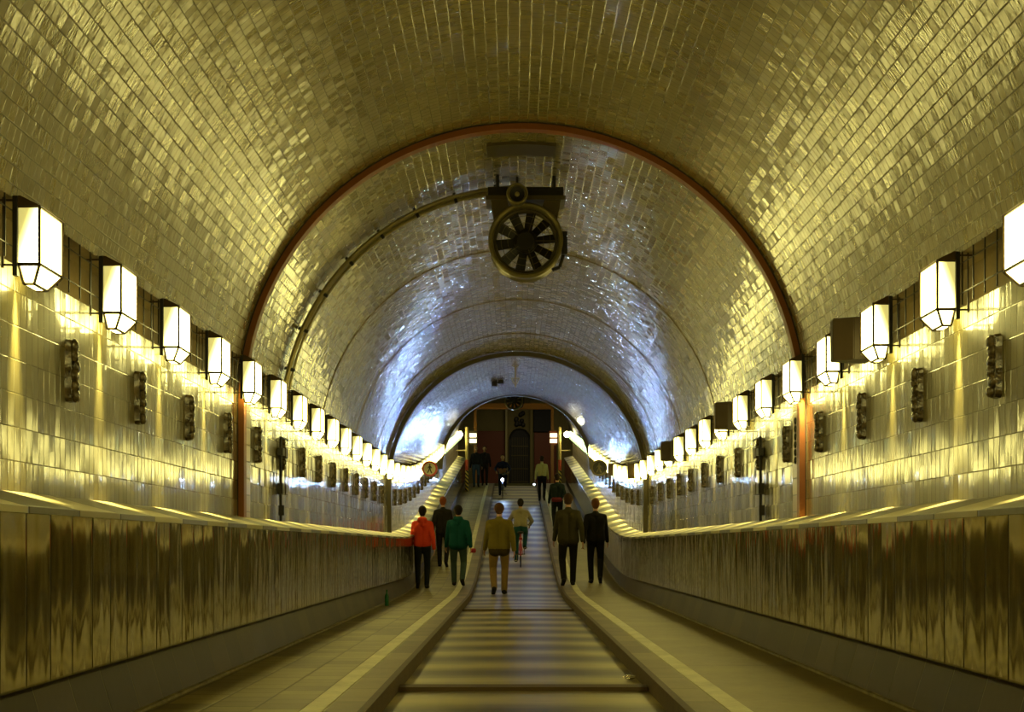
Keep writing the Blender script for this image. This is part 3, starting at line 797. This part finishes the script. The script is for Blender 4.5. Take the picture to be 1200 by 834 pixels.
# ------------------------------------------------------------------ little things on the ground
bm = bmesh.new()
def lathe_z(bm, prof, n=20):
    rings = [[bm.verts.new((r * cos(2 * pi * k / n), r * sin(2 * pi * k / n), z)) for k in range(n)] for r, z in prof]
    for A, B in zip(rings[:-1], rings[1:]):
        for k in range(n): bm.faces.new((A[k], A[(k + 1) % n], B[(k + 1) % n], B[k]))
    bm.faces.new(rings[0][::-1]); bm.faces.new(rings[-1])
lathe_z(bm, [(.03, 0), (.034, .01), (.034, .16), (.026, .19), (.013, .21), (.012, .255), (.015, .257), (.015, .27)])
o = link('glass_bottle', bm, M['bottle'], None, True); o.location = (-2.19, 25.6, PATH); tag(o, 'small green bottle standing at the foot of the left skirting', 'bottle')
bm = bmesh.new(); bmesh.ops.create_icosphere(bm, subdivisions=2, radius=.05)
for v in bm.verts: v.co = Vector((v.co.x * 1.2, v.co.y, v.co.z * .45)) * random.uniform(.65, 1.2)
o = link('crumpled_wrapper', bm, M['foil']); o.location = (PX(738, 797, 12.7).x, 12.7, .028); tag(o, 'crumpled shiny wrapper on the roadway by the right kerb', 'litter')

# ------------------------------------------------------------------ people
def cap(bm, p0, r0, p1, r1, n=12):
    p0, p1 = Vector(p0), Vector(p1)
    bmesh.ops.create_uvsphere(bm, u_segments=n, v_segments=8, radius=r0, matrix=Matrix.Translation(p0))
    bmesh.ops.create_uvsphere(bm, u_segments=n, v_segments=8, radius=r1, matrix=Matrix.Translation(p1))
    if (p1 - p0).length > 1e-4: rod(bm, p0, p1, r0, n, r1)
def ik(a, c, l1, l2, fwd):
    a, c = Vector(a), Vector(c); d = c - a; L = min(d.length, (l1 + l2) * .999)
    d = d.normalized(); c = a + d * L
    x = (l1 * l1 - l2 * l2 + L * L) / (2 * L); h = sqrt(max(0, l1 * l1 - x * x))
    f = Vector(fwd); f = (f - d * f.dot(d)).normalized()
    return a + d * x + f * h, c
def remesh(o, vox, smooth=3):
    m = o.modifiers.new('remesh', 'REMESH'); m.mode = 'VOXEL'; m.voxel_size = vox; m.use_smooth_shade = True
    s = o.modifiers.new('smooth', 'SMOOTH'); s.iterations = smooth; s.factor = .5
CM = {}
def cloth(c):
    if c not in CM:
        m = mat('cloth_%d' % len(CM), c, .85, 0, .2); g = G(m)
        n = g.noise(g.obj(), 9, 3); g.put(g.b.inputs['Normal'], g.bump(n, .6, .03)); CM[c] = m
    return CM[c]
SKIN = mat('skin', (.42, .22, .11), .5)
def person(x, y, z, label, scale=1.0, face_away=True, phase=1, stride=.22, top=(.3, .3, .3), legs=(.02, .02, .02), hair=(.02, .012, .006),
           coat=.0, hood=False, pose=None, turn=0.0, width=1.0, bald=False, swing=.16, hem=None, belly=0):
    t = empty('person', (x, y, z), (0, 0, (0 if face_away else pi) + turn)); t.scale = (scale * width, scale * width, scale)
    tag(t, label, 'person')
    hip = Vector((0, 0, .93)); lean = 0
    if pose == 'bike': hip = Vector((0, -.12, .98)); lean = .24
    sh = Vector((0, hip.y + lean, hip.z + .49)); nk = sh + Vector((0, .02, .07)); hd = nk + Vector((0, .035, .16))
    if pose == 'bike': sh.z -= .03; nk = sh + Vector((0, .05, .06)); hd = nk + Vector((0, .05, .15))
    J = {}
    for s in (-1, 1):
        f = s * phase; h = hip + Vector((s * .09, 0, 0))
        if pose == 'bike': an = Vector((s * .11, .10 + .0 * f, .34 + .17 * f))
        elif pose == 'stand': an = Vector((s * .10, 0, .085))
        else: an = Vector((s * .085, stride * f, .085 if f > 0 else .15))
        kn, an = ik(h, an, .44, .43, (s * .12, 1, 0))
        J['h', s], J['k', s], J['a', s] = h, kn, an
        pitch = 0 if (f > 0 or pose) else -.5
        J['t', s] = an + Vector((s * .02, .165 * cos(pitch), -.055 + .165 * sin(pitch)))
        S_ = sh + Vector((s * .165, 0, -.035))
        if pose == 'bike': wr = Vector((s * .25, sh.y + .34, 1.08))
        else: wr = S_ + Vector((s * .09, -swing * f + .06, -.52))
        el, wr = ik(S_, wr, .29, .26, (s * .35, -1, 0) if pose != 'bike' else (s * .9, -.2, -.8))
        J['s', s], J['e', s], J['w', s] = S_, el, wr
    # body, one continuous surface
    bm = bmesh.new()
    for s in (-1, 1):
        cap(bm, J['h', s], .078, J['k', s], .05); cap(bm, J['k', s], .05, J['a', s], .034)
        cap(bm, J['a', s] + Vector((0, -.03, -.04)), .034, J['t', s], .026)
        cap(bm, hip + Vector((s * .065, 0, .03)), .09, sh + Vector((s * .09, 0, -.10)), .09)
        cap(bm, sh + Vector((s * .02, 0, 0)), .055, J['s', s], .05)
        cap(bm, J['s', s], .045, J['e', s], .036); cap(bm, J['e', s], .036, J['w', s], .024)
        w_ = J['w', s]; dr = (w_ - J['e', s]).normalized()
        if pose == 'bike': dr = Vector((0, .8, -.6))
        side = Vector((0, 1, 0)) - dr * dr.y
        side = side.normalized() if side.length > .3 else Vector((1, 0, 0))
        inn = Vector((-s, 0, 0))
        for q in (-.018, .014): cap(bm, w_ + dr * .02 + side * q * .6, .018, w_ + dr * .085 + side * q, .016, 8)
        for q, ln in ((-.030, .055), (-.011, .07), (.009, .075), (.029, .066)):
            a = w_ + dr * .085 + side * q; b = a + dr * ln * .55 + inn * .006; c = b + dr * ln * .45 + inn * .02
            cap(bm, a, .010, b, .009, 6); cap(bm, b, .009, c, .0075, 6)
        a = w_ + dr * .03 + side * .024; b = a + dr * .035 + side * .026; cap(bm, a, .013, b, .010, 6); cap(bm, b, .010, b + dr * .03 + inn * .006, .008, 6)
    cap(bm, sh + Vector((0, 0, .0)), .06, nk, .05); cap(bm, nk, .052, hd + Vector((0, -.02, -.06)), .05)
    bmesh.ops.create_uvsphere(bm, u_segments=20, v_segments=14, radius=1, matrix=Matrix.Translation(hd + Vector((0, -.01, .02))) @ Matrix.Diagonal((.076, .096, .10, 1)))
    bmesh.ops.create_uvsphere(bm, u_segments=16, v_segments=10, radius=1, matrix=Matrix.Translation(hd + Vector((0, .03, -.05))) @ Matrix.Diagonal((.055, .062, .066, 1)))
    cap(bm, hd + Vector((0, .085, .01)), .011, hd + Vector((0, .105, -.022)), .015, 8)
    cap(bm, hd + Vector((-.022, .083, -.055)), .008, hd + Vector((.022, .083, -.055)), .008, 8)
    cap(bm, hd + Vector((-.035, .074, .032)), .011, hd + Vector((.035, .074, .032)), .011, 8)
    for s in (-1, 1): cap(bm, hd + Vector((s * .078, -.005, -.012)), .012, hd + Vector((s * .082, -.012, .018)), .014, 8)
    b = link('body', bm, SKIN, t); remesh(b, .0075, 2)
    for s in (-1, 1):
        bm = bmesh.new(); ball(bm, hd + Vector((s * .03, .078, .012)), .011, 10); link('eye', bm, M['black'], t, True)
    if not bald:
        bm = bmesh.new()
        bmesh.ops.create_uvsphere(bm, u_segments=20, v_segments=14, radius=1, matrix=Matrix.Translation(hd + Vector((0, -.028, .036))) @ Matrix.Diagonal((.087, .100, .102, 1)))
        bmesh.ops.create_uvsphere(bm, u_segments=16, v_segments=10, radius=1, matrix=Matrix.Translation(hd + Vector((0, -.05, -.02))) @ Matrix.Diagonal((.074, .065, .08, 1)))
        h_ = link('hair', bm, cloth(hair), t); remesh(h_, .012, 2)
    # upper garment
    bm = bmesh.new(); low = hip.z - coat
    for s in (-1, 1):
        cap(bm, Vector((s * .075, hip.y, low + .10)), .118 + coat * .1, Vector((s * .07, hip.y + lean * .5, hip.z + .25)), .105 + belly)
        cap(bm, Vector((s * .07, hip.y + lean * .5, hip.z + .25)), .105 + belly, sh + Vector((s * .10, 0, -.10)), .112)
        cap(bm, sh + Vector((s * .03, 0, -.01)), .072, J['s', s], .07)
        cap(bm, J['s', s], .07, J['e', s], .056); cap(bm, J['e', s], .056, J['w', s], .042)
    cap(bm, sh, .075, nk + Vector((0, 0, -.01)), .062)
    if hood:
        cap(bm, nk + Vector((-.05, -.07, -.01)), .055, nk + Vector((.05, -.07, -.01)), .055); cap(bm, nk + Vector((0, -.09, -.03)), .055, nk + Vector((0, -.10, -.12)), .035)
    j = link('jacket', bm, cloth(top), t); remesh(j, .014, 4)
    if hem:
        bm = bmesh.new()
        for s in (-1, 1): cap(bm, Vector((s * .075, hip.y, low + .06)), .118, Vector((s * .075, hip.y, low + .02)), .116)
        j = link('hem', bm, cloth(hem), t); remesh(j, .014, 4)
    bm = bmesh.new()
    for s in (-1, 1):
        cap(bm, hip + Vector((s * .06, 0, .04)), .105, J['h', s] + Vector((0, 0, -.04)), .10)
        cap(bm, J['h', s], .098, J['k', s], .068); cap(bm, J['k', s], .068, J['a', s] + Vector((0, 0, -.01)), .055)
    j = link('trousers', bm, cloth(legs), t); remesh(j, .014, 4)
    for s in (-1, 1):
        bm = bmesh.new(); a = J['a', s]
        cap(bm, a + Vector((0, -.035, -.04)), .045, J['t', s] + Vector((0, .01, .0)), .036); cap(bm, a, .045, a + Vector((0, -.01, -.03)), .045)
        j = link('shoe', bm, cloth((.015, .012, .01)), t); remesh(j, .011, 2)
    return t, J

def pp(px, d, road=False): return (CAMX + (px - 602) / F * d, d, rf(d) + (.008 if road else PATH))
person(*pp(495, 33.6), 'person in a bright red jacket and black trousers walking away on the left path', 1.02, top=(.62, .05, .016), legs=(.012, .014, .02), hair=(.012, .008, .005), hood=True, phase=1, stride=.13, coat=.06, width=1.0)
person(*pp(519, 39.6), 'person in dark clothes with reddish hair on the left path, between red and teal jackets', 1.02, top=(.015, .012, .01), legs=(.015, .012, .012), hair=(.20, .05, .015), phase=-1, stride=.15)
person(*pp(537, 34.6), 'person in a hooded teal coat and grey-green jeans walking on the left path', 1.02, top=(.004, .065, .06), legs=(.05, .08, .065), hair=(.012, .008, .005), hood=True, coat=.12, phase=-1, stride=.12, width=1.08, swing=-.12)
person(*pp(585, 33.4, True), 'person in an olive yellow jacket and tan trousers walking on the roadway', 1.12, top=(.17, .13, .02), legs=(.26, .16, .05), hair=(.08, .035, .012), coat=.10, hem=(.05, .035, .01), phase=1, stride=.1, width=1.12)
person(*pp(666, 34.6), 'tall person in a dark olive-grey coat on the right path beside the kerb', 1.17, top=(.045, .038, .015), legs=(.012, .010, .008), hair=(.05, .025, .01), coat=.14, phase=1, stride=.12, width=1.05)
person(*pp(698, 35.3), 'person in black coat and trousers with brown hair, rightmost on the right path', 1.10, top=(.008, .007, .006), legs=(.007, .006, .006), hair=(.12, .045, .014), coat=.10, phase=-1, stride=.1, width=1.02)
person(*pp(653, 49.0), 'person in dark teal-black clothes half hidden behind the tall olive-grey coat', 1.03, top=(.008, .016, .016), legs=(.008, .009, .01), phase=1, stride=.12)
person(*pp(635, 61.0), 'person in a pale yellow jacket and dark trousers near the ramp top', 1.0, top=(.62, .54, .24), legs=(.012, .010, .012), hair=(.04, .02, .01), phase=-1, stride=.12)
person(*pp(558, 68.5), 'bald person in black jacket and blue jeans at the ramp top, left', 1.03, face_away=False, top=(.012, .012, .014), legs=(.03, .05, .09), bald=True, phase=1, stride=.08)
person(*pp(568, 69.6), 'person in dark clothes right of the bald person at the ramp top', 1.0, face_away=False, top=(.02, .015, .02), legs=(.03, .02, .02), hair=(.03, .02, .01), phase=-1, stride=.08)

# maroon bag and small red purse, held
bm = bmesh.new(); box(bm, -.17, .17, -.05, .05, 0, .14); fix(bm); bmesh.ops.bevel(bm, geom=list(bm.edges), offset=.03, segments=3, affect='EDGES')
q = pp(653, 49.0); o = link('shoulder_bag', bm, cloth((.14, .02, .03)), None, True); o.location = (q[0] - .02, q[1] - .20, q[2] + .92); tag(o, 'maroon bag on the back of the person behind the tall coat', 'bag')
bm = bmesh.new(); box(bm, -.06, .06, -.03, .03, -.10, .0); fix(bm); bmesh.ops.bevel(bm, geom=list(bm.edges), offset=.015, segments=2, affect='EDGES')
q = pp(537, 34.6); o = link('hand_purse', bm, cloth((.45, .05, .08)), None, True); o.location = (q[0] + .34, q[1] - .05, q[2] + .84); tag(o, 'small pinkish red purse held by the person in teal', 'purse')

# ------------------------------------------------------------------ bicycles
def bicycle(loc, rot, m, label, light=False):
    t = empty('bicycle', loc, (0, 0, rot)); tag(t, label, 'bicycle')
    slope_a = slope(rf, loc[1]) * (1 if abs(rot) < 1 else -1); t.rotation_euler = (slope_a, 0, rot)
    for y in (-.52, .52):
        bm = bmesh.new()
        pts = [(0, y + .33 * cos(a), .345 + .33 * sin(a)) for a in [2 * pi * k / 36 for k in range(37)]]; path_tube(bm, pts, .017, 8)
        wh = link('wheel', bm, M['tyre'], t, True)
        bm = bmesh.new()
        for k in range(16):
            a = 2 * pi * k / 16; rod(bm, (.015 * (-1) ** k, y, .345), (0, y + .315 * cos(a), .345 + .315 * sin(a)), .002, 4)
        rod(bm, (-.05, y, .345), (.05, y, .345), .018, 10); link('spokes', bm, M['chrome'], wh)
        bm = bmesh.new()
        pts = [(0, y + .365 * cos(a), .345 + .365 * sin(a)) for a in [pi * (.1 + .9 * k / 16) for k in range(17)]]; path_tube(bm, pts, .02, 6); link('mudguard', bm, m, t)
    bb, seat, head, hb = (0, -.08, .30), (0, -.22, .88), (0, .36, .80), (0, .40, .62)
    bm = bmesh.new()
    for a, b, r in ((bb, seat, .016), (bb, hb, .018), ((0, -.2, .78), head, .016), (head, hb, .02)): rod(bm, a, b, r, 8)
    for s in (-1, 1):
        rod(bm, bb, (s * .05, -.52, .345), .009, 6); rod(bm, (0, -.2, .78), (s * .05, -.52, .345), .009, 6); rod(bm, hb, (s * .05, .52, .345), .011, 6)
    link('frame', bm, m, t)
    bm = bmesh.new(); ball(bm, (0, -.26, .90), .1, 14, (.85, 1.3, .35)); ball(bm, (0, -.12, .90), .05, 10, (.6, 1.6, .45)); link('saddle', bm, M['tyre'], t, True)
    bm = bmesh.new(); path_tube(bm, [(-.29, .30, 1.04), (-.2, .40, 1.04), (0, .37, 1.00), (.2, .40, 1.04), (.29, .30, 1.04)], .012, 8); rod(bm, head, (0, .37, 1.0), .012, 8); link('handlebar', bm, M['chrome'], t)
    bm = bmesh.new(); rod(bm, (-.12, -.08, .30), (.12, -.08, .30), .012, 8); rod(bm, (.1, -.08, .30), (.1, -.08, .47), .009, 6); rod(bm, (-.1, -.08, .30), (-.1, -.08, .13), .009, 6)
    box(bm, .08, .18, -.12, -.04, .46, .49); box(bm, -.18, -.08, -.12, -.04, .12, .15); link('crank', bm, M['chrome'], t)
    bm = bmesh.new(); box(bm, -.035, .035, -.93, -.90, .66, .72) if False else box(bm, -.04, .04, -.62, -.58, .74, .80); fix(bm); link('rear_reflector', bm, M['frame_red'], t)
    if light:
        bm = bmesh.new(); lathe_y(bm, [(.002, .58), (.055, .66), (.062, .66), (.062, .64), (.01, .56)], 20, c=(0, 0, .78)); fix(bm)
        hl = link('headlamp', bm, M['chrome'], t, True)
        bm = bmesh.new(); ball(bm, (0, .66, .78), .055, 16, (1, .35, 1)); link('lens', bm, M['lead'], hl, True)
        bm = bmesh.new(); rod(bm, (0, .56, .78), (0, .40, .80), .012, 6); link('bracket', bm, M['black'], t)
    return t
q = pp(610, 41.0, True)
bicycle(q, 0, M['frame_red'], 'red bicycle ridden away up the roadway behind the olive jacket')
person(*q, 'cyclist in a grey-beige shirt and teal jeans riding away on the roadway', 1.0, top=(.30, .26, .16), legs=(.015, .07, .075), hair=(.02, .015, .01), pose='bike', phase=1, width=1.0)
q = pp(589, 64.0, True)
bicycle(q, pi, M['frame_blue'], 'bicycle with a dazzling bluish headlamp coming down the ramp', True)
person(*q, 'cyclist in dark blue riding towards the camera behind a dazzling headlamp', 1.0, face_away=False, top=(.012, .015, .06), legs=(.01, .012, .03), hair=(.08, .03, .012), pose='bike', phase=-1)
L = bpy.data.lights.new('headlamp_beam', 'SPOT'); L.energy = HEAD_WATT; L.color = (.36, .56, 1); L.spot_size = radians(54); L.spot_blend = .5; L.shadow_soft_size = .05
o = bpy.data.objects.new('headlamp_beam', L); COL.objects.link(o)
o.location = (q[0], q[1] - .84, q[2] + .74); o.rotation_euler = (radians(103), 0, pi)

# cool lamp added at the pale yellow jacket's hand to throw patches on the vault
d = 60.75; z = Vector((PX(626, 576, d).x, d, rf(d) + PATH + .66)); hz_ = rf(d) + PATH + .80
t = empty('added_lamp', z); tag(t, 'small added lamp lighting the vault, at the left hand of the person in pale yellow', 'added_lamp')
bm = bmesh.new(); lathe_y(bm, [(.03, -.05), (.036, -.05), (.036, -.03), (.02, .0), (.02, .10), (.0006, .10), (.0006, -.02), (.028, -.04)], 20); fix(bm); link('added_lamp_casing', bm, M['black'], t, True)
bm = bmesh.new(); ball(bm, (0, -.045, 0), .028, 14, (1, .35, 1)); link('lens', bm, M['lead'], t, True)
bm = bmesh.new(); rod(bm, (0, .08, .01), (0, .08, hz_ - z.z), .006, 6); link('added_lamp_strap', bm, M['black'], t)
L2 = L.copy(); L2.energy = ADDED_LAMP_WATT
o2 = bpy.data.objects.new('added_lamp_beam', L2); COL.objects.link(o2); o2.location = (z.x, z.y - .12, z.z); o2.rotation_euler = (radians(103), 0, pi)
